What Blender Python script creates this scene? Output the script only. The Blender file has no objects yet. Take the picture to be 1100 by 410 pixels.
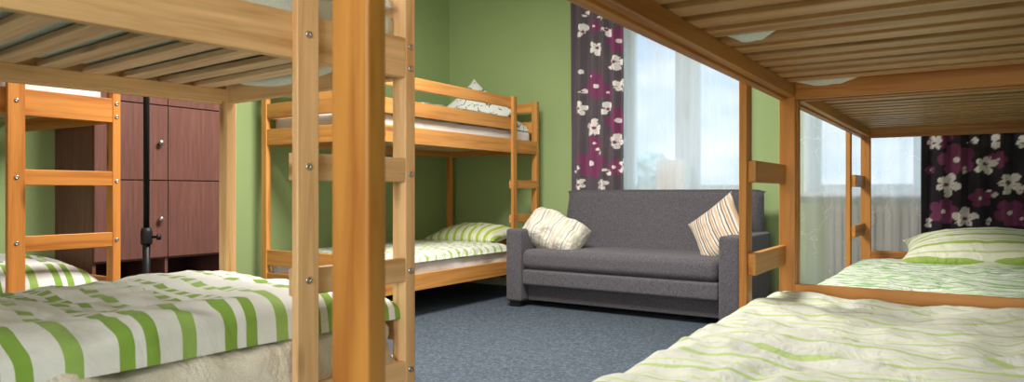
import bpy, math, random
from mathutils import Vector, noise, Matrix
random.seed(7)
S = bpy.context.scene
C = S.collection
R = math.radians

# ------------------------------------------------------------------ camera
cd = bpy.data.cameras.new('camera'); cam = bpy.data.objects.new('camera', cd); C.objects.link(cam)
cd.sensor_width = 36; cd.lens = 36*760/1100; cd.shift_y = 1/1100; cd.clip_start = .02; cd.clip_end = 500
cam.location = (0, 0, .85); cam.rotation_euler = (R(90), 0, R(33.2))
cd.dof.use_dof = True; cd.dof.focus_distance = 3.6; cd.dof.aperture_fstop = 7
S.camera = cam
S.view_settings.view_transform = 'Standard'; S.view_settings.look = 'None'
S.view_settings.gamma = 1; S.view_settings.use_curve_mapping = False
S.view_settings.exposure = 0.47

# ------------------------------------------------------------------ node helpers
def rgb(r, g, b):
    f = lambda c: (c/255/12.92) if c/255 <= .04045 else ((c/255+.055)/1.055)**2.4
    return (f(r), f(g), f(b), 1)
class N:
    def __init__(s, tree): s.t = tree; s.n = tree.nodes; s.l = tree.links
    def new(s, ty, **k):
        n = s.n.new(ty)
        for a, v in k.items(): setattr(n, a, v)
        return n
    def link(s, a, b): s.l.new(a, b)
    def math(s, op, a, b=None, c=None, clamp=False):
        n = s.n.new('ShaderNodeMath'); n.operation = op; n.use_clamp = clamp
        for i, v in enumerate((a, b, c)):
            if v is None: continue
            if hasattr(v, 'links'): s.l.new(v, n.inputs[i])
            else: n.inputs[i].default_value = v
        return n.outputs[0]
    def mix(s, f, a, b, blend='MIX'):
        n = s.n.new('ShaderNodeMix'); n.data_type = 'RGBA'; n.blend_type = blend
        for i, v in ((0, f), (6, a), (7, b)):
            if hasattr(v, 'links'): s.l.new(v, n.inputs[i])
            else: n.inputs[i].default_value = v
        return n.outputs[2]
    def ramp(s, f, stops, interp='LINEAR'):
        n = s.n.new('ShaderNodeValToRGB'); cr = n.color_ramp; cr.interpolation = interp
        while len(cr.elements) < len(stops): cr.elements.new(.5)
        for e, (p, c) in zip(cr.elements, stops): e.position = p; e.color = c
        s.l.new(f, n.inputs[0]); return n.outputs[0]
    def noise(s, vec, scale, detail=3, rough=.5, dist=0):
        n = s.n.new('ShaderNodeTexNoise'); n.inputs['Scale'].default_value = scale
        n.inputs['Detail'].default_value = detail; n.inputs['Roughness'].default_value = rough
        n.inputs['Distortion'].default_value = dist
        if vec is not None: s.l.new(vec, n.inputs['Vector'])
        return n.outputs[0]
    def mapping(s, vec, scale=(1,1,1), loc=(0,0,0)):
        n = s.n.new('ShaderNodeMapping'); n.inputs['Scale'].default_value = scale; n.inputs['Location'].default_value = loc
        s.l.new(vec, n.inputs['Vector']); return n.outputs[0]
    def bump(s, h, strength=.3, dist=.01):
        n = s.n.new('ShaderNodeBump'); n.inputs['Strength'].default_value = strength; n.inputs['Distance'].default_value = dist
        s.l.new(h, n.inputs['Height']); return n.outputs[0]
def mat(name, rough=.6, spec=.3):
    m = bpy.data.materials.new(name); m.use_nodes = True
    n = N(m.node_tree); b = n.n['Principled BSDF']
    b.inputs['Roughness'].default_value = rough; b.inputs['Specular IOR Level'].default_value = spec
    return m, n, b
def plain(name, col, rough=.6, metal=0, spec=.3, var=.08, scale=20):
    m, n, b = mat(name, rough, spec); b.inputs['Metallic'].default_value = metal
    tc = n.new('ShaderNodeTexCoord')
    f = n.noise(tc.outputs['Object'], scale, 3)
    c2 = tuple(max(0, c*(1-var*2)) for c in col[:3]) + (1,)
    n.link(n.mix(f, c2, tuple(min(1, c*(1+var)) for c in col[:3])+(1,)), b.inputs['Base Color'])
    return m

# ------------------------------------------------------------------ world
w = bpy.data.worlds.new('sky'); S.world = w; w.use_nodes = True
n = N(w.node_tree); bg = n.n['Background']
tc = n.new('ShaderNodeTexCoord')
sep = n.new('ShaderNodeSeparateXYZ'); n.link(tc.outputs['Generated'], sep.inputs[0])
cl = n.noise(n.mapping(tc.outputs['Generated'], (2.2, 2.2, 7)), 2.3, 5, .55)
clm = n.ramp(cl, [(.40, (0,0,0,1)), (.58, (1,1,1,1))])
grad = n.ramp(sep.outputs[2], [(0, rgb(205,224,243)), (.5, rgb(150,190,232))])
n.link(n.mix(clm, grad, rgb(240,247,255)), bg.inputs[0]); n.link(n.math('MULTIPLY', n.ramp(sep.outputs[2], [(.28, (.27,.27,.27,1)), (.6, (1,1,1,1))]), 4.2), bg.inputs[1])   # overcast sky, brighter towards the zenith

# ------------------------------------------------------------------ large lights
def area(name, loc, rot, sx, sy, power, col):
    l = bpy.data.lights.new(name, 'AREA'); l.shape = 'RECTANGLE'; l.size = sx; l.size_y = sy
    l.energy = power; l.color = col[:3]
    o = bpy.data.objects.new(name, l); C.objects.link(o); o.location = loc; o.rotation_euler = rot
    return o
area('rear_fill_light', (.25, -3.10, 1.55), (R(-90), 0, R(180)), 2.1, 1.4, 100, (1, .98, .95))  # added fill from behind the camera, aimed at the left bunks' aisle faces
area('ceiling_fill_light', (-2.1, 2.6, 2.60), (0, 0, 0), .9, .9, 108, (1, .95, .86))  # added overhead fill that brightens the window-side wall
for nm, x, sx in (('window_daylight_west', -1.93, 1.0), ('window_daylight_east', .05, 2.0)):   # sky portals in the two window openings
    p = area(nm, (x, 5.62, 1.62), (R(-90), 0, 0), sx, 1.5, 1, (1,1,1)); p.data.cycles.is_portal = True

# ------------------------------------------------------------------ object helpers
def tag(o, label=None, cat=None, group=None, kind=None):
    if label: o['label'] = label
    if cat: o['category'] = cat
    if group: o['group'] = group
    if kind: o['kind'] = kind
    return o
def empty(name, loc=(0,0,0), rz=0):
    o = bpy.data.objects.new(name, None); C.objects.link(o); o.location = loc; o.rotation_euler = (0,0,rz)
    o.empty_display_size = .1; return o
def mesh(name, v, f, m, parent=None, loc=(0,0,0), rot=(0,0,0), smooth=False):
    me = bpy.data.meshes.new(name); me.from_pydata([tuple(p) for p in v], [], f); me.update()
    if smooth: me.polygons.foreach_set('use_smooth', [True]*len(me.polygons))
    if m: me.materials.append(m)
    o = bpy.data.objects.new(name, me); C.objects.link(o); o.location = loc; o.rotation_euler = rot
    if parent: o.parent = parent
    return o
BF = [(0,3,2,1),(4,5,6,7),(0,1,5,4),(1,2,6,5),(2,3,7,6),(3,0,4,7)]
def boxv(x0,x1,y0,y1,z0,z1):
    return [(x0,y0,z0),(x1,y0,z0),(x1,y1,z0),(x0,y1,z0),(x0,y0,z1),(x1,y0,z1),(x1,y1,z1),(x0,y1,z1)]
def box(name, x0,x1,y0,y1,z0,z1, m, parent=None, bev=.003, seg=2):
    if x0 > x1: x0, x1 = x1, x0
    if y0 > y1: y0, y1 = y1, y0
    cx, cy, cz = (x0+x1)/2, (y0+y1)/2, (z0+z1)/2
    o = mesh(name, boxv(x0-cx,x1-cx,y0-cy,y1-cy,z0-cz,z1-cz), BF, m, parent, (cx,cy,cz))
    if bev:
        b = o.modifiers.new('bevel', 'BEVEL'); b.width = bev; b.segments = seg; b.limit_method = 'ANGLE'
        o.data.polygons.foreach_set('use_smooth', [True]*6)
        wn = o.modifiers.new('wn', 'WEIGHTED_NORMAL'); wn.keep_sharp = False
    return o
def boxes(name, lst, m, parent=None):
    v, f = [], []
    for b in lst:
        k = len(v); v += boxv(*b); f += [tuple(i+k for i in q) for q in BF]
    return mesh(name, v, f, m, parent)
def lathe(name, prof, m, parent=None, loc=(0,0,0), rot=(0,0,0), n=20):
    v, f = [], []
    for r, z in prof:
        for i in range(n):
            a = 2*math.pi*i/n; v.append((r*math.cos(a), r*math.sin(a), z))
    k = len(prof)
    for j in range(k-1):
        for i in range(n):
            f.append((j*n+i, j*n+(i+1)%n, (j+1)*n+(i+1)%n, (j+1)*n+i))
    f.append(tuple(range(n-1,-1,-1))); f.append(tuple((k-1)*n+i for i in range(n)))
    return mesh(name, v, f, m, parent, loc, rot, smooth=True)

# ------------------------------------------------------------------ materials
def wood(name, base, dark, axis, rough=.42):
    m, n, b = mat(name, rough, .35)
    tc = n.new('ShaderNodeTexCoord'); oi = n.new('ShaderNodeObjectInfo')
    off = n.new('ShaderNodeVectorMath', operation='SCALE'); off.inputs[0].default_value = (17, 29, 41); n.link(oi.outputs['Random'], off.inputs['Scale'])
    ad = n.new('ShaderNodeVectorMath', operation='ADD'); n.link(tc.outputs['Object'], ad.inputs[0]); n.link(off.outputs[0], ad.inputs[1])
    sc = {'x': (1.2,26,26), 'y': (26,1.2,26), 'z': (26,26,1.2)}[axis]
    v = n.mapping(ad.outputs[0], sc)
    g = n.noise(v, 1.0, 4, .6, .6)
    g2 = n.noise(n.mapping(ad.outputs[0], tuple(s*5 for s in sc)), 1.0, 2, .5)
    col = n.ramp(g, [(.32, dark), (.5, base), (.72, tuple(min(1, c*1.22) for c in base[:3])+(1,))])
    col = n.mix(n.math('MULTIPLY', g2, .2), col, dark)
    ks = {'x': (3.2,11,11), 'y': (11,3.2,11), 'z': (11,11,3.2)}[axis]
    vo = n.new('ShaderNodeTexVoronoi'); n.link(n.mapping(ad.outputs[0], ks), vo.inputs['Vector']); vo.inputs['Scale'].default_value = .55
    kn = n.ramp(vo.outputs['Distance'], [(.05, (1,1,1,1)), (.13, (0,0,0,1))])
    col = n.mix(n.math('MULTIPLY', kn, .75), col, tuple(c*.32 for c in dark[:3])+(1,))
    tint = n.math('MULTIPLY_ADD', oi.outputs['Random'], .22, .86)
    tv = n.new('ShaderNodeCombineColor'); [n.link(tint, tv.inputs[i]) for i in range(3)]
    col = n.mix(1.0, col, tv.outputs[0], 'MULTIPLY')
    n.link(col, b.inputs['Base Color'])
    n.link(n.bump(g, .12, .002), b.inputs['Normal'])
    return m
def woodset(name, base, dark): return {a: wood(name+'_'+a, base, dark, a) for a in 'xyz'}
W_PALE = woodset('pale_pine', rgb(224,182,134), rgb(196,148,96))
W_HONEY = woodset('honey_pine', rgb(210,150,82), rgb(182,116,54))
W_AMBER = woodset('amber_pine', rgb(188,128,60), rgb(154,92,36))
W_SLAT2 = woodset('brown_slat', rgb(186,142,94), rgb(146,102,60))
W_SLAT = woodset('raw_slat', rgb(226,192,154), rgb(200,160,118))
W_ORANGE = woodset('orange_pine', rgb(198,130,62), rgb(166,96,36))
STEEL = plain('steel', rgb(190,190,188), .3, 1.0)
BLACK = plain('black_metal', rgb(20,22,24), .45)
DARKP = plain('dark_plastic', rgb(26,26,28), .5)

def wall_mat(name, col, bumpy=.12):
    m, n, b = mat(name, .8, .2)
    tc = n.new('ShaderNodeTexCoord')
    f = n.noise(tc.outputs['Object'], 1.5, 4)
    n.link(n.mix(f, tuple(c*.94 for c in col[:3])+(1,), tuple(min(1,c*1.05) for c in col[:3])+(1,)), b.inputs['Base Color'])
    n.link(n.bump(n.noise(tc.outputs['Object'], 160, 3), bumpy, .002), b.inputs['Normal'])
    return m
GREEN = wall_mat('green_paint', rgb(158,180,126))
WHITE = wall_mat('white_paint', rgb(232,232,226))
FRAME = plain('window_frame_paint', rgb(205,216,224), .4)
SILLM = plain('sill_white', rgb(214,212,204), .4)

def carpet():
    m, n, b = mat('carpet', .95, .1)
    tc = n.new('ShaderNodeTexCoord')
    a = n.noise(tc.outputs['Object'], 230, 3, .7); c = n.noise(tc.outputs['Object'], 60, 3, .6); big = n.noise(tc.outputs['Object'], 2.5, 3)
    f = n.math('ADD', n.math('MULTIPLY', a, .6), n.math('MULTIPLY', c, .4))
    col = n.ramp(f, [(.36, rgb(46,54,65)), (.5, rgb(76,86,98)), (.66, rgb(122,133,147))])
    col = n.mix(n.math('MULTIPLY', big, .25), col, rgb(84,94,108))
    n.link(col, b.inputs['Base Color']); n.link(n.bump(f, .7, .008), b.inputs['Normal'])
    return m
CARPET = carpet()

def fabric(name, c1, c2, scale=420, rough=.9, wr=0, wscale=6):
    m, n, b = mat(name, rough, .15); b.inputs['Sheen Weight'].default_value = .15
    tc = n.new('ShaderNodeTexCoord')
    a = n.noise(n.mapping(tc.outputs['Object'], (1,1,.35)), scale, 2, .7); a2 = n.noise(n.mapping(tc.outputs['Object'], (.35,.35,1)), scale, 2, .7)
    f = n.math('MULTIPLY_ADD', a, .5, n.math('MULTIPLY', a2, .5))
    n.link(n.ramp(f, [(.38, c1), (.62, c2)]), b.inputs['Base Color'])
    h = n.math('MULTIPLY', f, .15)
    if wr:
        wv = n.noise(tc.outputs['Object'], wscale, 4, .55, .8)
        h = n.math('ADD', h, n.math('MULTIPLY', wv, wr))
    n.link(n.bump(h, .5, .02), b.inputs['Normal'])
    return m
SOFA = fabric('sofa_grey', rgb(66,65,72), rgb(106,103,110), 260)
SHEET = fabric('white_sheet', rgb(224,222,222), rgb(240,238,238), 500, wr=1.2, wscale=9)
BEIGE = fabric('beige_cover', rgb(216,206,192), rgb(234,226,214), 400, wr=1.6, wscale=9)
TICK = fabric('mattress_ticking', rgb(205,212,205), rgb(226,230,222), 400)

def stripes(name, axis, period, bands, bg, wob=.02, wr=1.0, wscale=9, brk=None, off=0):
    """bands: list of (start, end, colour) in 0..1 of the period along a local axis"""
    m, n, b = mat(name, .9, .12); b.inputs['Sheen Weight'].default_value = .1
    tc = n.new('ShaderNodeTexCoord'); sep = n.new('ShaderNodeSeparateXYZ'); n.link(tc.outputs['Object'], sep.inputs[0])
    nz = n.noise(tc.outputs['Object'], 4, 3)
    p = n.math('ADD', sep.outputs[axis], n.math('MULTIPLY_ADD', nz, wob*2, -wob+off))
    f = n.math('FRACT', n.math('DIVIDE', n.math('ADD', p, 10*period), period))
    stops = [(0, bg)]
    for a, e, c in bands: stops += [(a, c), (e, bg)]
    col = n.ramp(f, stops, 'CONSTANT')
    if brk:
        ax2, per2, dens, lo, hi = brk
        v = n.new('ShaderNodeTexVoronoi'); v.inputs['Scale'].default_value = 1
        sc = [1/per2*.5]*3; sc[ax2] = 1/per2; sc[axis] = 2.2/period; n.link(n.mapping(tc.outputs['Object'], sc), v.inputs['Vector'])
        s2 = n.new('ShaderNodeSeparateColor'); n.link(v.outputs['Color'], s2.inputs[0])
        g = n.math('FRACT', n.math('DIVIDE', n.math('ADD', sep.outputs[ax2], n.math('MULTIPLY_ADD', nz, .06, 5)), per2))
        cut = n.math('MAXIMUM', n.math('GREATER_THAN', g, 1-dens), n.math('GREATER_THAN', s2.outputs[0], .9))
        inz = n.math('MULTIPLY', n.math('GREATER_THAN', sep.outputs[ax2], lo), n.math('LESS_THAN', sep.outputs[ax2], hi))
        col = n.mix(n.math('MULTIPLY', n.math('MULTIPLY', cut, inz), .8), col, bg)
    n.link(n.mix(n.math('MULTIPLY', n.noise(tc.outputs['Object'], 300, 2), .12), col, rgb(150,150,140)), b.inputs['Base Color'])
    h = n.math('ADD', n.math('MULTIPLY', n.noise(tc.outputs['Object'], wscale, 4, .55, 1.2), wr), n.math('MULTIPLY', n.noise(tc.outputs['Object'], wscale*3.2, 3, .5, .8), wr*.3))
    n.link(n.bump(h, .55, .03), b.inputs['Normal'])
    return m
G1, G2 = rgb(128,164,62), rgb(146,178,90)
OFFW = rgb(222,222,222)
D_A = stripes('bold_green_stripe', 1, .225, [(.05,.18,G1),(.28,.40,G1),(.62,.76,G2)], OFFW, .008, .45, 5, brk=(0, .062, .36, -.42, .31))
D_E = stripes('thin_green_stripe', 1, .105, [(.1,.24,rgb(178,200,130)),(.46,.56,rgb(198,212,162)),(.78,.84,rgb(212,220,188))], rgb(212,214,211), .007, .9, 9)
D_F = stripes('sage_stripe', 1, .075, [(.1,.40,rgb(150,190,130)),(.6,.75,rgb(182,208,166))], rgb(226,234,226), .008, 1.1, 12)
D_B = stripes('light_check', 1, .09, [(.1,.42,rgb(166,198,110))], rgb(232,235,226), .012, 2.0, 14, brk=(0, .06, .4, -.5, .5))
P_G = stripes('pillow_stripe', 0, .075, [(.1,.5,rgb(166,194,70)),(.66,.74,rgb(190,205,130))], rgb(226,226,206), .008, .8)
P_F = stripes('pillow_pale_stripe', 1, .085, [(.1,.36,rgb(160,186,92)),(.55,.64,rgb(190,204,150))], rgb(228,230,214), .01, 1.0)
P_C = stripes('cushion_stripe', 0, .105, [(.04,.13,rgb(108,100,102)),(.19,.30,rgb(196,158,120)),(.38,.46,rgb(128,122,124)),(.56,.72,rgb(210,180,150)),(.82,.88,rgb(96,92,98))], rgb(222,214,204), .003, .6)
P_D = stripes('cushion_pale_stripe', 0, .13, [(.1,.16,rgb(150,158,164)),(.3,.33,rgb(176,172,160)),(.6,.72,rgb(206,200,186)),(.86,.89,rgb(160,166,168))], rgb(226,222,210), .004, 1.2, 14)
def leafprint():
    m, n, b = mat('leaf_print', .9, .1)
    tc = n.new('ShaderNodeTexCoord')
    v = n.new('ShaderNodeTexVoronoi', feature='DISTANCE_TO_EDGE'); v.inputs['Scale'].default_value = 17; n.link(tc.outputs['Object'], v.inputs['Vector'])
    f = n.noise(tc.outputs['Object'], 14, 3, .6)
    k = n.math('MULTIPLY', n.math('LESS_THAN', v.outputs['Distance'], .05), n.math('GREATER_THAN', f, .5))
    n.link(n.mix(k, rgb(232,234,232), rgb(110,118,116)), b.inputs['Base Color'])
    n.link(n.bump(n.noise(tc.outputs['Object'], 12, 4, .6, 1), .6, .03), b.inputs['Normal'])
    return m
LEAF = leafprint()
def laminate():
    m, n, b = mat('locker_laminate', .45, .3)
    tc = n.new('ShaderNodeTexCoord')
    g = n.noise(n.mapping(tc.outputs['Object'], (40,40,2)), 1.6, 4, .6, .3)
    n.link(n.ramp(g, [(.3, rgb(98,64,58)), (.55, rgb(113,76,69)), (.75, rgb(125,88,79))]), b.inputs['Base Color'])
    return m
LAM = laminate()
LAMD = plain('locker_edge_dark', rgb(58,38,40), .5)
def sheer(name, alpha=.5, lace=False):
    m, n, b = mat(name, .9, 0)
    out = n.n['Material Output']; n.n.remove(b)
    d = n.new('ShaderNodeBsdfDiffuse'); d.inputs[0].default_value = rgb(236,240,244)
    t = n.new('ShaderNodeBsdfTranslucent'); t.inputs[0].default_value = rgb(236,240,244)
    tr = n.new('ShaderNodeBsdfTransparent'); mx = n.new('ShaderNodeMixShader'); mx.inputs[0].default_value = .5
    n.link(d.outputs[0], mx.inputs[1]); n.link(t.outputs[0], mx.inputs[2])
    m2 = n.new('ShaderNodeMixShader')
    tc = n.new('ShaderNodeTexCoord')
    f = n.noise(n.mapping(tc.outputs['Object'], (16, 1, .35)), 1.0, 2)
    a = n.math('MULTIPLY_ADD', f, .5, alpha-.25, clamp=True)
    if lace:
        v = n.new('ShaderNodeTexVoronoi', feature='DISTANCE_TO_EDGE'); v.inputs['Scale'].default_value = 5.5
        wv = n.mapping(tc.outputs['Object'], (1,.2,.7)); nn = n.new('ShaderNodeTexNoise'); nn.inputs['Scale'].default_value = 7; n.link(tc.outputs['Object'], nn.inputs['Vector'])
        wa = n.new('ShaderNodeVectorMath', operation='MULTIPLY_ADD'); wa.inputs[1].default_value = (.22,.22,.22); n.link(nn.outputs['Color'], wa.inputs[0]); n.link(wv, wa.inputs[2]); n.link(wa.outputs[0], v.inputs['Vector'])
        k = n.math('MULTIPLY', n.math('LESS_THAN', v.outputs['Distance'], .013), n.math('GREATER_THAN', n.noise(tc.outputs['Object'], 5, 2), .48))
        a = n.math('ADD', a, n.math('MULTIPLY', k, .16), clamp=True)
    n.link(a, m2.inputs[0]); n.link(tr.outputs[0], m2.inputs[1]); n.link(mx.outputs[0], m2.inputs[2]); n.link(m2.outputs[0], out.inputs[0])
    return m
SHEER = sheer('sheer_voile', .5); SHEER2 = sheer('sheer_lace', .60, True)
def glass():
    m, n, b = mat('pane_glass'); out = n.n['Material Output']; n.n.remove(b)
    tr = n.new('ShaderNodeBsdfTransparent'); tr.inputs[0].default_value = (.95,.97,.98,1)
    g = n.new('ShaderNodeBsdfGlossy'); g.inputs['Roughness'].default_value = .02
    mx = n.new('ShaderNodeMixShader'); mx.inputs[0].default_value = .05
    n.link(tr.outputs[0], mx.inputs[1]); n.link(g.outputs[0], mx.inputs[2]); n.link(mx.outputs[0], out.inputs[0]); return m
GLASS = glass()
def painted(name):
    m, n, b = mat(name, .75, .2); b.inputs['Sheen Weight'].default_value = .1
    a = n.new('ShaderNodeAttribute'); a.attribute_name = 'Col'; n.link(a.outputs['Color'], b.inputs['Base Color'])
    return m

# ------------------------------------------------------------------ room
XL, XR, YF, YB, H = -4.22, 1.5, 5.35, -3.2, 2.75
def struct(o): o['kind'] = 'structure'; return o
struct(box('floor', XL-.3, XR+.3, YB-.3, YF+.3, -.12, 0, CARPET, bev=0))
struct(box('ceiling', XL-.3, XR+.3, YB-.3, YF+.3, H, H+.12, WHITE, bev=0))
struct(box('wall_left', XL-.3, XL, YB-.3, YF+.3, 0, H, GREEN, bev=0))
struct(box('wall_right', XR, XR+.3, YB-.3, YF+.3, 0, H, GREEN, bev=0))
def wall_open(name, y0, y1, opens):
    l = []; xs = XL
    for x0, x1, z0, z1 in opens:
        l += [(xs, x0, y0, y1, 0, H), (x0, x1, y0, y1, 0, z0), (x0, x1, y0, y1, z1, H)]; xs = x1
    l.append((xs, XR, y0, y1, 0, H)); return struct(boxes(name, l, GREEN))
O1 = (-2.47, -1.39, .85, 2.35); O2 = (-1.02, 1.1, .85, 2.35); O3 = (-.85, 1.35, .85, 2.3)
wall_open('wall_window_side', YF, YF+.3, [O1, O2])
wall_open('wall_rear', YB-.3, YB, [O3])
def window(name, o, ym, mull, sill=True, inward=-1):
    x0, x1, z0, z1 = o; t = .055; f = []
    f += [(x0, x0+t+.03, ym-.03, ym+.03, z0, z1), (x1-t-.03, x1, ym-.03, ym+.03, z0, z1), (x0+t+.03, x1-t-.03, ym-.03, ym+.03, z0, z0+t), (x0+t+.03, x1-t-.03, ym-.03, ym+.03, z1-t, z1)]
    for a, b_ in mull: f.append((a, b_, ym-.035, ym+.035, z0+t, z1-t))
    e = struct(boxes(name, f, FRAME))
    lining = boxes('window_lining', [(x0-.001, x0+.012, min(ym, ym+inward*.2), max(ym, ym+inward*.2), z0, z1), (x1-.012, x1+.001, min(ym, ym+inward*.2), max(ym, ym+inward*.2), z0, z1), (x0, x1, min(ym, ym+inward*.2), max(ym, ym+inward*.2), z1-.012, z1)], WHITE, e)
    g = box('pane', x0+.06, x1-.06, ym-.004, ym+.004, z0+.05, z1-.05, GLASS, e, bev=0)
    for xx in mull:
        c = (xx[0]+xx[1])/2
        h = box('window_handle', c-.012, c+.012, ym+inward*.06, ym+inward*.035, z0+.6, z0+.72, STEEL, e, bev=.004)
    return e
window('window_1', O1, YF+.2, [(-2.03, -1.84)])
window('window_2', O2, YF+.2, [(-.35,-.23), (.4,.52)])
window('window_3', O3, YB-.2, [(-.15,-.05), (.55,.65)], inward=1)  # unseen window added behind the camera to go with the rear fill
for i, o in enumerate((O1, O2)):
    struct(box('trim_%d' % (i+1), o[0]-.05, o[1]+.05, YF-.075, YF+.17, .815, .85, SILLM, bev=.008))
struct(box('baseboard_left', XL, XL+.015, YB, YF-.015, 0, .07, WHITE, bev=.004))
struct(box('baseboard_window_side', XL+.0151, XR, YF-.015, YF, 0, .07, WHITE, bev=.004))
# outside
GROUND = wall_mat('outside_ground', rgb(110,125,90))
struct(box('trim_3', -220, 120, 8, 260, -3.2, -3.0, GROUND, bev=0))  # ground slab outside, set under the trees
LEAFM = plain('hazed_tree_leaves', rgb(158,176,168), .8, var=.3, scale=3)  # leaf colour paled and blued to stand in for distance haze
BARK = plain('tree_bark', rgb(90,74,58), .9)
def tree(px, D, h, r, label):
    u = (px-550)/760; a = R(33.2)
    x, y = D*(-math.sin(a)+u*math.cos(a)), D*(math.cos(a)+u*math.sin(a))
    t = empty('tree', (x, y, -3)); tag(t, label, 'tree', 'trees outside the window')
    lathe('trunk', [(.35,0),(.25,h*.5),(.1,h*.8)], BARK, t, n=10)
    v, f = [], []; nn, mm = 28, 18
    for j in range(mm+1):
        ph = math.pi*j/mm
        for i in range(nn):
            th = 2*math.pi*i/nn
            p = Vector((math.sin(ph)*math.cos(th), math.sin(ph)*math.sin(th), math.cos(ph)))
            k = r*(1+.28*noise.noise(p*2.2+Vector((px,0,0)))+.12*noise.noise(p*6))
            v.append((p.x*k, p.y*k, h-r*.8+p.z*k*.95))
    for j in range(mm):
        for i in range(nn): f.append((j*nn+i, j*nn+(i+1)%nn, (j+1)*nn+(i+1)%nn, (j+1)*nn+i))
    mesh('crown', v, f, LEAFM, t)
tree(697, 55, 6.6, 1.9, 'leafy tree dimly seen through the left end of the west window')
tree(712, 75, 6.0, 1.7, 'low tree beyond the window pane left of the white box')

# ------------------------------------------------------------------ ceiling lamp, out of view, added to go with the overhead fill light
lamp = tag(empty('ceiling_lamp', (-2.1, 2.6, H)), 'unseen flat round white ceiling lamp added above the aisle for fill light', 'lamp')
lathe('lamp_base', [(.16,-.05),(.18,-.02),(.18,0)], WHITE, lamp)
lathe('lamp_shade', [(.05,-.11),(.2,-.095),(.27,-.06),(.28,-.045)], SHEET, lamp)

# ------------------------------------------------------------------ bunk beds
BW, BL = .98, 2.07
def bolt(parent, loc, axis, sgn):
    rot = {'x': (0, R(90)*sgn, 0), 'y': (R(-90)*sgn, 0, 0)}[axis]
    lathe('bolt', [(.008,0),(.009,.002),(.007,.004),(.003,.0045),(.003,.002)], STEEL, parent, loc, rot, n=12)
def bunk(loc, rz, side, W, label, low=.19, slatw=.075, pitch=.118, WS=W_SLAT, ph=1.62, pd=.038, lo=.44, lw=.062, poke=-.01, st=.019):
    """front long side at local x=0, body towards side*-1; far end (ladder) at y=0, near end at y=-BL"""
    t = tag(empty('bunk_bed', loc, rz), label, 'bunk bed', 'pine bunk beds in the dormitory')
    s = side                      # outward direction of the ladder side
    X = lambda d: -s*d            # depth into the bed
    pw, rt = .054, .026
    for ex in (0, 1):
        for ey in (0, 1):
            x0 = 0 if not ex else BW-pw; y1 = 0 if not ey else -(BL-pd)
            p = box('post', X(x0), X(x0+pw), y1-pd, y1, 0, ph, W['z'], t, .004)
            # bolts sit in the outer x face
            fx = (pw/2)*(s if not ex else -s)
            for z in (low+.03, low+.085, .63, .90, 1.195, 1.255, 1.40, 1.575):
                bolt(p, (fx, 0, z-ph/2), 'x', 1 if fx > 0 else -1)
    for x0 in (0, BW-rt):         # long rails of both decks with their ledgers
        for z0, z1, hh in ((1.168, 1.278, 1), (low, low+.11, 0)):
            r = box('side_rail', X(x0), X(x0+rt), -(BL-pd), -pd, z0, z1, W['y'], t)
            xi = x0+rt if x0 == 0 else x0-.026
            box('slat_ledger', X(xi), X(xi+.026), -(BL-pd), -pd, z0+.008, z0+.05, W['y'], t, .002)
    for z0, z1 in ((1.352, 1.45), (1.53, 1.612)):
        box('guard_rail', X(BW-rt), X(BW), -(BL-pd), -pd, z0, z1, W['y'], t)
        box('guard_rail', X(0), X(rt), -(BL-pd), -lo+lw, z0, z1, W['y'], t)
    for ye in (0, -(BL)):         # end rails
        y0, y1 = (-rt-.006, -.006) if ye == 0 else (ye+.006, ye+.006+rt)
        for z0, z1 in ((1.168, 1.238 if s < 0 else 1.278), (1.352, 1.45), (1.53, 1.612), (low, low+.11), (low+.16, low+.265)):
            box('end_rail', X(pw), X(BW-pw), y0, y1, z0, z1, W['x'], t)
    u = box('ladder_upright', s*.0, s*.024, -lo, -lo+lw, .0, ph, W['z'], t, .004)
    for z in (.1, .64, .91, 1.225, 1.40, 1.57): bolt(u, (s*.012, 0, z-ph/2), 'x', s)
    for z in (.60, .878):
        box('ladder_rung', X(0), X(.024), -lo-poke, -pd, z, z+.066, W['y'], t)
    k = 0; y = -.085
    while y-slatw > -(BL-.05):
        dz = random.uniform(-.001, .001)
        box('slat', X(rt+.001), X(BW-rt-.001), y-slatw, y, 1.218+dz, 1.218+st+dz, WS['x'], t, .002)
        y -= pitch
    for i in range(5):
        yy = -.2-i*.4
        box('slat', X(rt+.001), X(BW-rt-.001), yy-slatw, yy, low+.0505, low+.069, WS['x'], t, .002)
    return t, s, low
def local(bed, x, y, z):
    return bed[0].matrix_basis @ Vector((x, y, z))
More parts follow.
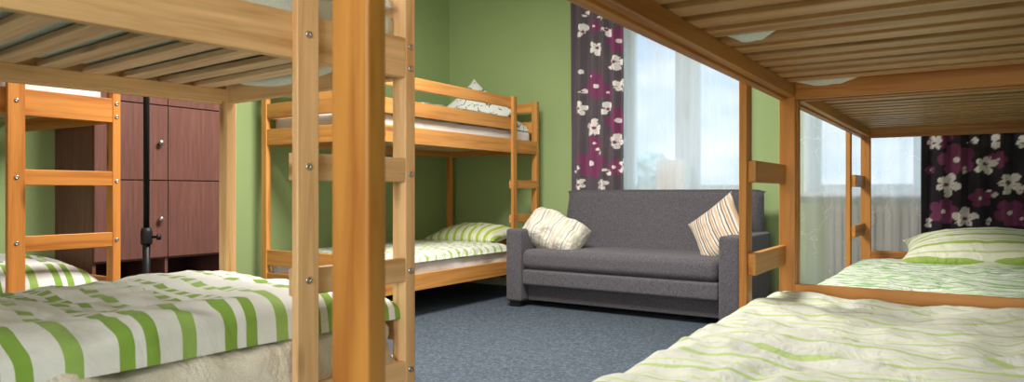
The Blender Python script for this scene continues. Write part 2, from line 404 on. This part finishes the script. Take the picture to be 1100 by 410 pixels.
def soft(name, bed, xc, yc, z0, lx, ly, t, m, label, cat, group=None, seed=0, p=5, e=.35, amp=.012, fs=5, drop=0, over=None, nx=70, ny=110, rz=0, big=.0, tilt=(0,0)):
    """puffy closed sheet of cloth lying at z0 in bed coordinates"""
    nx_, ny_ = nx, ny; v, f = [], []
    sd = Vector((seed*7.3, seed*3.1, 0))
    def warp(u, s_):
        x, y = u*lx/2, s_*ly/2
        e1 = noise.noise(Vector((x*3, y*3, 5))+sd)*.012
        x += e1*(1 if abs(u) > .8 else .2); y += noise.noise(Vector((x*3, y*3, 9))+sd)*.014
        return x, y
    top = []
    for j in range(ny_+1):
        for i in range(nx_+1):
            a, b_ = -1+2*i/nx_, -1+2*j/ny_
            a = math.copysign(1-(1-abs(a))**1.25, a); b_ = math.copysign(1-(1-abs(b_))**1.25, b_)
            x, y = warp(a, b_)
            en = max(0, (1-abs(a)**p)*(1-abs(b_)**p))**e
            q = Vector((x*fs, y*fs, 0))+sd
            wz = abs(noise.noise(q + Vector((noise.noise(q*.7)*1.3, noise.noise(q*.7+Vector((4,4,4)))*1.3, 0))))
            wz2 = abs(noise.noise(q*2.3+Vector((3,1,2))))
            hgt = t*en + amp*en*(1.6*(.5-wz)+.7*(.4-wz2)) + big*en*noise.noise(Vector((x*2.2,y*2.2,3))+sd)
            z = max(hgt, 0)
            dz = 0
            if over:
                d = max(0, over[0]-x if over[2] < 0 else x-over[0]); dz = -min(drop, (d*d)*over[1])
            top.append((x, y, z, dz)); v.append((x, y, z+dz+x*tilt[0]+y*tilt[1]))
    n0 = len(v)
    for k, (x, y, z, dz) in enumerate(top): v.append((x, y, -.001*(z > 0)+dz+x*tilt[0]+y*tilt[1]-(.0 if z == 0 else 0)))
    st = nx_+1
    for j in range(ny_):
        for i in range(nx_):
            k = j*st+i; f.append((k, k+1, k+st+1, k+st)); f.append((n0+k, n0+k+st, n0+k+st+1, n0+k+1))
    per = [i for i in range(st)] + [j*st+nx_ for j in range(1, ny_+1)] + [ny_*st+i for i in range(nx_-1, -1, -1)] + [j*st for j in range(ny_-1, 0, -1)]
    for i in range(len(per)):
        a, b_ = per[i], per[(i+1) % len(per)]; f.append((b_, a, n0+a, n0+b_))
    o = mesh(name, v, f, m, smooth=True)
    if bed: o.location = local(bed, xc, yc, z0); o.rotation_euler = (0, 0, bed[0].rotation_euler[2]+rz)
    else: o.location = (xc, yc, z0); o.rotation_euler = (0, 0, rz)
    tag(o, label, cat, group); return o
def mattress(bed, z0, t, m, label, lx=.9, ly=1.95, crumple=.004, seed=1, dy=0):
    cx = -bed[1]*BW/2
    nx, ny, nz = 24, 50, 8
    # rounded box by projecting a superellipsoid-like cage
    v, f = [], []; idx = {}
    def pt(a, b_, c):
        key = (a, b_, c)
        if key in idx: return idx[key]
        u, w_, h = -1+2*a/nx, -1+2*b_/ny, -1+2*c/nz
        x, y, z = u*lx/2, w_*ly/2, h*t/2
        r = .028
        cx_, cy_, cz_ = max(-lx/2+r, min(lx/2-r, x)), max(-ly/2+r, min(ly/2-r, y)), max(-t/2+r, min(t/2-r, z))
        d = Vector((x-cx_, y-cy_, z-cz_))
        if d.length > 1e-6: d = d.normalized()*r
        p = Vector((cx_, cy_, cz_))+d
        q = p*7+Vector((seed*5, seed, 0))
        s = noise.noise(q)*crumple + abs(noise.noise(q*2.5))*crumple*.8
        nrm = Vector((u**9, w_**9, h**5 if h > 0 else 0))
        p += nrm*s
        v.append((p.x, p.y, p.z+t/2)); idx[key] = len(v)-1; return idx[key]
    for (A, B, cc) in (((nx),(ny),0), ((nx),(ny),nz)):
        for i in range(A):
            for j in range(B):
                q = (pt(i,j,cc), pt(i+1,j,cc), pt(i+1,j+1,cc), pt(i,j+1,cc)); f.append(q if cc else q[::-1])
    for i in range(nx):
        for k in range(nz):
            f.append((pt(i,0,k), pt(i+1,0,k), pt(i+1,0,k+1), pt(i,0,k+1))); f.append((pt(i,ny,k+1), pt(i+1,ny,k+1), pt(i+1,ny,k), pt(i,ny,k)))
    for j in range(ny):
        for k in range(nz):
            f.append((pt(0,j,k+1), pt(0,j+1,k+1), pt(0,j+1,k), pt(0,j,k))); f.append((pt(nx,j,k), pt(nx,j+1,k), pt(nx,j+1,k+1), pt(nx,j,k+1)))
    o = mesh('mattress', v, f, m, smooth=True)
    o.location = local(bed, cx, -BL/2+dy, z0); o.rotation_euler = (0, 0, bed[0].rotation_euler[2])
    return tag(o, label, 'mattress', 'mattresses on the bunks')
def pillow(name, loc, rot, lx, ly, t, m, label, cat, group=None, pinch=.10, seed=0, p=2.6, amp=.008, fs=9, n=44):
    v, f = [], []; sd = Vector((seed*4.1, seed*9.7, 1)); st = n+1
    for sgn in (1, -1):
        for j in range(n+1):
            for i in range(n+1):
                a, b_ = -1+2*i/n, -1+2*j/n
                a = math.copysign(1-(1-abs(a))**1.4, a); b_ = math.copysign(1-(1-abs(b_))**1.4, b_)
                x = a*lx/2*(1-pinch*(1-b_*b_)); y = b_*ly/2*(1-pinch*(1-a*a))
                en = max(0, (1-abs(a)**p)*(1-abs(b_)**p))**.55
                q = Vector((x*fs, y*fs, sgn))+sd
                h = t/2*en + amp*en*(1-2*abs(noise.noise(q)))+amp*.6*en*(.5-abs(noise.noise(q*2.4)))
                v.append((x, y, sgn*max(h, .002)))
    n0 = st*st
    for j in range(n):
        for i in range(n):
            k = j*st+i; f.append((k, k+1, k+st+1, k+st)); f.append((n0+k, n0+k+st, n0+k+st+1, n0+k+1))
    per = [i for i in range(st)] + [j*st+n for j in range(1, n+1)] + [n*st+i for i in range(n-1, -1, -1)] + [j*st for j in range(n-1, 0, -1)]
    for i in range(len(per)):
        a, b_ = per[i], per[(i+1) % len(per)]; f.append((b_, a, n0+a, n0+b_))
    o = mesh(name, v, f, m, None, loc, rot, smooth=True); return tag(o, label, cat, group)

A = bunk((-1.32, 1.52, 0), R(-5), 1, W_PALE, 'pale pine bunk bed at left front with bold green striped duvet below', low=.27, pitch=.12, slatw=.063, lo=.405, lw=.062, poke=-.008, st=.016)
B = bunk((-3.12, 5.19, 0), 0, 1, W_HONEY, 'honey pine bunk bed in the far green corner beside the grey sofa', lw=.056)
Cb = bunk((-3.31, 1.75, 0), R(1), 1, W_ORANGE, 'orange pine bunk bed against left wall before the brown lockers', lo=.472, lw=.066)
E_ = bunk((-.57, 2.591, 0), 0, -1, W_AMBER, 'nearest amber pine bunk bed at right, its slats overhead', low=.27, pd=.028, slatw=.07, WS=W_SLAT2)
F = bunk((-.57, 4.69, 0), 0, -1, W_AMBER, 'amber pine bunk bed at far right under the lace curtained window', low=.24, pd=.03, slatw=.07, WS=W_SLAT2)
bpy.context.view_layer.update()

# upper mattresses
mA = mattress(A, 1.239, .115, TICK, 'pale mattress on upper deck of the left front bunk', crumple=.008, seed=2, dy=.018)
mattress(B, 1.239, .12, SHEET, 'white sheeted mattress on upper deck of the far corner bunk', ly=1.92, seed=3)
mattress(Cb, 1.239, .12, SHEET, 'unseen white mattress added on upper deck to shade the bunk before the lockers', seed=4)  # hidden from view, put in to cast shade on the deck below
mE = mattress(E_, 1.239, .12, BEIGE, 'beige mattress above the slats of the nearest right bunk', seed=5)
mattress(F, 1.239, .12, BEIGE, 'beige mattress above the slats of the far right bunk', seed=6)
def flap(mt, dy, x0, x1, y0, y1, sag):
    v, f = [], []
    for j in range(7):
        for i in range(25):
            u, w_ = i/24, j/6
            v.append((x0+(x1-x0)*u, y0+(y1-y0)*w_, -.004-sag*math.sin(math.pi*u)**.7*math.sin(math.pi*w_)-.004*noise.noise(Vector((u*9, w_*3, x0)))))
    for j in range(6):
        for i in range(24): a = j*25+i; f.append((a, a+1, a+26, a+25))
    o = mesh('cover_flap', v, f, SHEET, mt, smooth=True); o.data.materials[0] = TICK; so = o.modifiers.new('thick', 'SOLIDIFY'); so.thickness = .003
flap(mA, 0, -.34, .22, .958, 1.0, .034)
flap(mE, 0, -.44, -.22, .955, .99, .03)
flap(mE, 0, -.42, -.30, .12, .17, .03)
# lower mattresses
mattress(A, .341, .155, BEIGE, 'thick mattress in crumpled beige cover on lower left front bunk', lx=.92, crumple=.035, seed=7)
mattress(B, .261, .115, SHEET, 'white sheeted mattress on lower deck of the far corner bunk', crumple=.014, seed=8)
mattress(Cb, .261, .13, SHEET, 'white mattress on lower deck of the bunk before the lockers', seed=9)
mattress(E_, .341, .11, BEIGE, 'beige mattress under the thin striped duvet at right front', seed=10)
mattress(F, .311, .10, SHEET, 'white mattress under the sage duvet at far right', seed=11)
# duvets and pillows
soft('duvet', A, -.485, -1.02, .497, .93, 1.98, .085, D_A, 'white duvet with bold broken green stripes on lower left front bunk', 'duvet', seed=1, amp=.018, big=.045, p=9, e=.3, nx=90, ny=170)
soft('duvet', A, -.46, -.93, 1.356, .9, 1.72, .12, SHEET, 'plain white duvet on the upper deck of the left front bunk', 'duvet', seed=2, amp=.02, p=6)
soft('duvet', B, -.47, -1.12, .377, .92, 1.5, .06, D_B, 'white duvet with small green checks on far corner lower bunk', 'duvet', seed=3, amp=.014, p=8)
soft('duvet', B, -.47, -.95, 1.36, .86, 1.7, .12, LEAF, 'white leaf-print duvet on the upper far corner bunk', 'duvet', seed=4, amp=.016, p=6)
soft('duvet', Cb, -.45, -.50, .393, .84, .92, .155, D_A, 'green striped duvet folded up on lower bunk before the lockers', 'duvet', seed=5, amp=.02, p=4, e=.45)
soft('duvet', E_, .462, -1.02, .452, 1.00, 1.96, .07, D_E, 'off-white duvet with thin green stripes filling the right foreground', 'duvet', seed=6, amp=.018, p=9, e=.32, nx=100, ny=180, big=.03, over=(-.42, 8, -1), drop=.10)
soft('duvet', F, .48, -.98, .413, .96, 1.8, .06, D_F, 'wrinkled sage green striped duvet on the far right lower bunk', 'duvet', seed=7, amp=.015, p=8, e=.32, nx=90, ny=150)
pillow('pillow', (-3.58, 4.86, .49), (R(8), 0, R(4)), .68, .46, .17, P_G, 'green and cream striped pillow on far corner lower bunk', 'pillow', seed=1)
pillow('pillow', (.02, 4.42, .545), (R(10), R(-3), R(2)), .72, .50, .20, P_F, 'pale green striped pillow on the far right lower bunk', 'pillow', seed=2)
pillow('pillow', (-3.60, 4.95, 1.545), (R(62), R(38), R(8)), .5, .42, .13, LEAF, 'white leaf-print pillow propped with a corner up on upper bunk', 'pillow', seed=3)

# ------------------------------------------------------------------ lockers
lk = tag(empty('locker_cabinet', (XL+.002, 1.872, 0)), 'reddish brown laminate locker cabinet with small round knobs by the green wall', 'cabinet')
LD, LW, LH, TH = .40, .80, 1.84, .018
for nm, y0, y1 in (('side_panel', 0, TH), ('side_panel', LW-TH, LW), ('divider', LW/2-TH/2, LW/2+TH/2)):
    box(nm, 0, LD, y0, y1, 0, LH, LAM, lk, .001)
box('back_panel', 0, .008, TH, LW-TH, 0, LH, LAMD, lk, 0)
box('top_panel', 0, LD+.02, -.004, LW+.004, LH, LH+.022, LAM, lk, .002)
for z in (.06, .475, .905, 1.325):
    for y0, y1 in ((TH, LW/2-TH/2), (LW/2+TH/2, LW-TH)): box('shelf', .008, LD, y0, y1, z, z+TH, LAM, lk, .001)
for r_, (z0, z1) in enumerate(((.487, .911), (.917, 1.330), (1.336, 1.838))):
    for c_, (y0, y1) in enumerate(((.002, LW/2-.002), (LW/2+.002, LW-.002))):
        d = box('door', LD+.001, LD+.019, y0, y1, z0, z1, LAM, lk, .0015)
        lathe('knob', [(.006,0),(.006,.012),(.014,.018),(.016,.026),(.010,.032)], STEEL, d, (.009, (y1-y0)/2-.05, -.0+(.0)), (0, R(90), 0), n=16)

# ------------------------------------------------------------------ telescopic pole
st = tag(empty('pole_stand', (-3.30, 1.865, 0)), 'thin black telescopic pole standing before the brown lockers', 'stand')
lathe('base', [(.09,0),(.09,.01),(.03,.02)], BLACK, st)
lathe('pole', [(.017,.02),(.017,.68)], BLACK, st, n=16)
lathe('upper_pole', [(.0135,.68),(.0135,2.1)], BLACK, st, n=16)
lathe('collar', [(.024,.60),(.026,.61),(.026,.66),(.021,.68)], DARKP, st)
kb = lathe('knob', [(.006,0),(.006,.02),(.014,.024),(.014,.04)], DARKP, st, (.016,.016,.635), (0, R(90), R(45)), n=12)

# ------------------------------------------------------------------ sofa
def sofa():
    t = tag(empty('sofa', (-2.065, 4.38, 0), R(-.5)), 'charcoal grey two-seat sofa bed with square arms below the window', 'sofa')
    Wd, Dp, at = 1.73, .80, .135
    hw = Wd/2
    def rb(nm, x0, x1, y0, y1, z0, z1, b=.03, seg=4): 
        return box(nm, x0, x1, y0, y1, z0, z1, SOFA, t, b, seg)
    rb('armrest', -hw, -hw+at, 0, Dp-.05, .04, .575, .022)
    rb('armrest', hw-at, hw, 0, Dp-.05, .04, .575, .022)
    rb('base_panel', -hw+at+.001, hw-at-.001, .10, Dp-.06, .045, .19, .01)
    rb('front_panel', -hw+at+.002, hw-at-.002, .012, .60, .165, .282, .022)
    s = rb('seat_cushion', -hw+at+.002, hw-at-.002, .0, .60, .285, .43, .05, 6)
    # backrest: slightly reclined rounded slab
    x0, x1 = -hw+.135, hw-.04
    v = []; f = []
    nx, nz = 40, 20
    def bk(side, i, k):
        x = x0+(x1-x0)*i/nx; z = .30+(.868-.30)*k/nz
        e = min(i/nx, 1-i/nx)*(x1-x0); ez = (.868-z)
        rnd = .045
        d = 0
        if e < rnd: d += rnd-math.sqrt(max(0, rnd**2-(rnd-e)**2))
        if ez < rnd: d += rnd-math.sqrt(max(0, rnd**2-(rnd-ez)**2))
        d = min(d, .09)
        y = .535+.16*(z-.3)/.56 if side == 0 else .74
        y = y+d if side == 0 else y+.02-d*.6
        cut = .05
        if e < cut and ez < cut:
            pass
        return (x, y + (.012*noise.noise(Vector((x*2, z*3, 1))) if side == 0 else 0), z-(.014*(1-min(1, e/.06))**2 if k == nz else 0))
    idx = {}
    def P(s_, i, k):
        if (s_, i, k) not in idx: idx[(s_, i, k)] = len(v); v.append(bk(s_, i, k))
        return idx[(s_, i, k)]
    for i in range(nx):
        for k in range(nz):
            f.append((P(0,i,k), P(0,i+1,k), P(0,i+1,k+1), P(0,i,k+1))); f.append((P(1,i,k+1), P(1,i+1,k+1), P(1,i+1,k), P(1,i,k)))
    for k in range(nz):
        f.append((P(0,0,k+1), P(1,0,k+1), P(1,0,k), P(0,0,k))); f.append((P(0,nx,k), P(1,nx,k), P(1,nx,k+1), P(0,nx,k+1)))
    for i in range(nx):
        f.append((P(0,i,nz), P(0,i+1,nz), P(1,i+1,nz), P(1,i,nz))); f.append((P(1,i,0), P(1,i+1,0), P(0,i+1,0), P(0,i,0)))
    mesh('backrest', v, f, SOFA, t, smooth=True)
    for x in (-hw+.07, hw-.07):
        for y in (.06, Dp-.12): box('foot', x-.045, x+.045, y-.04, y+.04, 0, .041, DARKP, t, .004)
    return t
sofa()
pillow('cushion', (-2.66, 4.66, .535), (R(50), R(22), R(4)), .46, .30, .17, P_D, 'cream cushion with faint grey stripes slumped by left sofa arm', 'cushion', seed=5, amp=.05, pinch=-.04, p=5, fs=5.5)
pillow('cushion', (-1.44, 4.72, .59), (R(66), R(-36), R(-10)), .40, .40, .14, P_C, 'brown and grey striped cushion leaning by right sofa arm', 'cushion', seed=6, pinch=.12)

# ------------------------------------------------------------------ window-side things
bx_ = tag(box('storage_box', -2.11, -1.88, YF-.04, YF+.10, .851, 1.10, plain('white_card', rgb(230,232,232), .7), None, .004), 'plain white box standing on the west windowsill behind the sheer curtain', 'box')
rad = tag(empty('radiator', (-.35, YF-.08, 0)), 'grey ribbed radiator below the east window behind the lace curtain', 'radiator')
RADM = plain('radiator_enamel', rgb(176,172,160), .4)
for i in range(20):
    box('fin', -.5+i*.05, -.5+i*.05+.038, 0, .05, .22, .76, RADM, rad, .008, 2)
for z in (.25, .5, .73): box('header_pipe', -.51, .51, .012, .04, z-.014, z+.014, RADM, rad, .004)
for x in (-.35, .35): box('wall_bracket', x-.012, x+.012, .05, .078, .6, .68, RADM, rad, .001)
for x in (-.4, .4): box('foot', x-.012, x+.012, .01, .04, 0, .22, RADM, rad, .002)

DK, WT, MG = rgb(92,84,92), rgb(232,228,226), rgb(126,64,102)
def curtain(name, x0, x1, y, z0, z1, m, label, folds, amp, seed=0, flowers=None, res=.0055, dark=DK, zres=None):
    zres = zres or res
    nx, nz = max(30, int((x1-x0)/res)), int((z1-z0)/zres); v, f, cols = [], [], []
    for k in range(nz+1):
        z = z0+(z1-z0)*k/nz
        for i in range(nx+1):
            u = i/nx; x = x0+(x1-x0)*u
            nzz = noise.noise(Vector((u*folds*.35, z*.35, seed)))
            ph = folds*u*2*math.pi + 3.2*nzz + .5*math.sin(z*1.1+seed)
            s = math.sin(ph)
            yy = y + amp*(s*abs(s)**.15)*(.75+.5*noise.noise(Vector((u*3, seed, 0)))) + .006*noise.noise(Vector((u*20, z*2, seed)))
            v.append((x + .012*math.cos(ph)*0, yy, z))
            if flowers is not None: cols.append(paint(x, z, flowers, dark))
    for k in range(nz):
        for i in range(nx):
            a = k*(nx+1)+i; f.append((a, a+1, a+nx+2, a+nx+1))
    t = empty(name, ((x0+x1)/2, y, z0)); tag(t, label, 'curtain')
    o = mesh('cloth', [(p[0]-(x0+x1)/2, p[1]-y, p[2]-z0) for p in v], f, m, t, smooth=True)
    if flowers is not None:
        ca = o.data.color_attributes.new('Col', 'FLOAT_COLOR', 'POINT')
        for i, c in enumerate(cols): ca.data[i].color = c
        so = o.modifiers.new('thick', 'SOLIDIFY'); so.thickness = .003
    # heading rings
    for i in range(max(4, int((x1-x0)/.12))):
        cx = -(x1-x0)/2+.03+i*((x1-x0)-.06)/(max(4, int((x1-x0)/.12))-1)
        lathe('hook', [(.004,0),(.004,.05)], STEEL, t, (cx, 0, z1-z0-.015), n=6)
    return t
def paint(x, z, flowers, dark):
    c = dark
    for fx, fz, s, rot, kind in flowers:
        dx, dz = x-fx, z-fz
        if abs(dx) > s or abs(dz) > s: continue
        r = math.hypot(dx, dz); th = math.atan2(dz, dx)-rot
        if kind == 'w' or kind == 'm':
            pet = .36+.62*abs(math.cos(2.5*th))**.6
            if math.sin(th) < -.25 and kind == 'w': pet *= .74
            if kind == 'm': pet = .5+.5*abs(math.cos(2.5*th))**.4
        else:      # bud: two petals
            pet = .25+.75*max(0, math.cos(1.5*th))**.5
        if r < s*pet:
            base = MG if kind == 'm' else WT
            if r < s*.17: base = WT if kind == 'm' else MG
            elif kind != 'm' and r < s*.5 and abs(math.sin(2.5*th)) < .09: base = rgb(150,130,140)
            c = base
            if kind != 'm': return c
    return c
ang = R(33.2)
def wp(px, py, Y):
    u = (px-550)/760; dx, dy = -math.sin(ang)+u*math.cos(ang), math.cos(ang)+u*math.sin(ang)
    return dx/dy*Y, .85+(206-py)/760*Y/dy
YC = 5.19
fl = []
rr = random.Random(3)
for x, y, s, k in [(52,67,.062,'b'),(100,62,.062,'b'),(80,100,.062,'w'),(118,130,.07,'w'),(45,150,.035,'b'),(50,193,.035,'b'),(130,180,.06,'w'),(45,228,.06,'w'),(102,228,.055,'b'),(75,268,.075,'w'),
                   (120,298,.07,'w'),(85,315,.035,'b'),(40,357,.04,'b'),(102,358,.035,'b'),(138,345,.07,'w'),(45,387,.055,'w'),(90,385,.05,'w'),(58,30,.03,'b'),(88,35,.035,'b'),(62,10,.05,'w'),(110,20,.05,'b'),
                   (125,85,.10,'m'),(78,180,.10,'m'),(102,193,.05,'m'),(125,252,.105,'m'),(70,342,.115,'m'),(118,350,.07,'m'),(70,160,.045,'m'),(75,55,.05,'m'),(75,300,.06,'m'),(85,5,.08,'m')]:
    X, Z = wp(600+x/1.95, y/1.95, YC); fl.append((X, Z, s*1.08, rr.uniform(0, 6.28), k))
for i in range(10): fl.append((rr.uniform(-2.9,-2.4), rr.uniform(.1,.8), .06, rr.uniform(0,6), rr.choice('wmb')))
fl2 = []
for x, y, s, k in [(150,130,.15,'m'),(90,55,.11,'m'),(105,305,.12,'m'),(330,310,.12,'m'),(60,165,.04,'m'),(115,215,.12,'w'),(72,75,.075,'w'),(198,70,.06,'b'),(245,145,.10,'w'),(178,330,.11,'w'),(325,208,.11,'w'),(290,68,.07,'b'),
                   (375,75,.07,'w'),(262,340,.035,'b'),(272,240,.05,'b'),(180,165,.035,'b'),(60,345,.05,'b'),(230,260,.09,'m'),(290,130,.08,'m'),(370,330,.08,'m'),(375,235,.05,'b')]:
    X, Z = wp(980+x/3.15, 130+y/3.15, YC); fl2.append((X, Z, s*.68, rr.uniform(0, 6.28), k))
for i in range(14): fl2.append((rr.uniform(-.3,.5), rr.choice([rr.uniform(.1,.5), rr.uniform(1.4,2.4)]), .055, rr.uniform(0,6), rr.choice('wmb')))
FLO = painted('floral_cloth')
curtain('curtain', -2.81, -2.335, YC, .04, 2.50, FLO, 'dark floral curtain with white and plum orchids left of the west window', 4.6, .038, 1, fl)
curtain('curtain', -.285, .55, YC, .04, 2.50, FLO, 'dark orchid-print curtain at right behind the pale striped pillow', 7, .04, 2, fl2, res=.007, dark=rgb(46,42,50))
curtain('sheer_curtain', -2.42, -1.39, YC+.055, .04, 2.50, SHEER, 'sheer pale voile curtain over the west window behind the sofa', 7, .012, 3, res=.012, zres=.05)
curtain('sheer_curtain', -1.04, .60, YC+.055, .04, 2.50, SHEER2, 'sheer lace curtain over the east window behind the right bunks', 10, .012, 4, res=.012, zres=.05)
rod = tag(empty('curtain_rod', (-1.15, YC+.03, 2.545)), 'long white curtain rail along the wall above both windows', 'curtain rail')
box('rail', -1.9, 2.0, -.04, .05, -.018, .02, WHITE, rod, .004)
for x in (-1.7, -.2, 1.3): box('bracket', x-.02, x+.02, .05, YF-YC-.03, -.015, .015, STEEL, rod, .002)
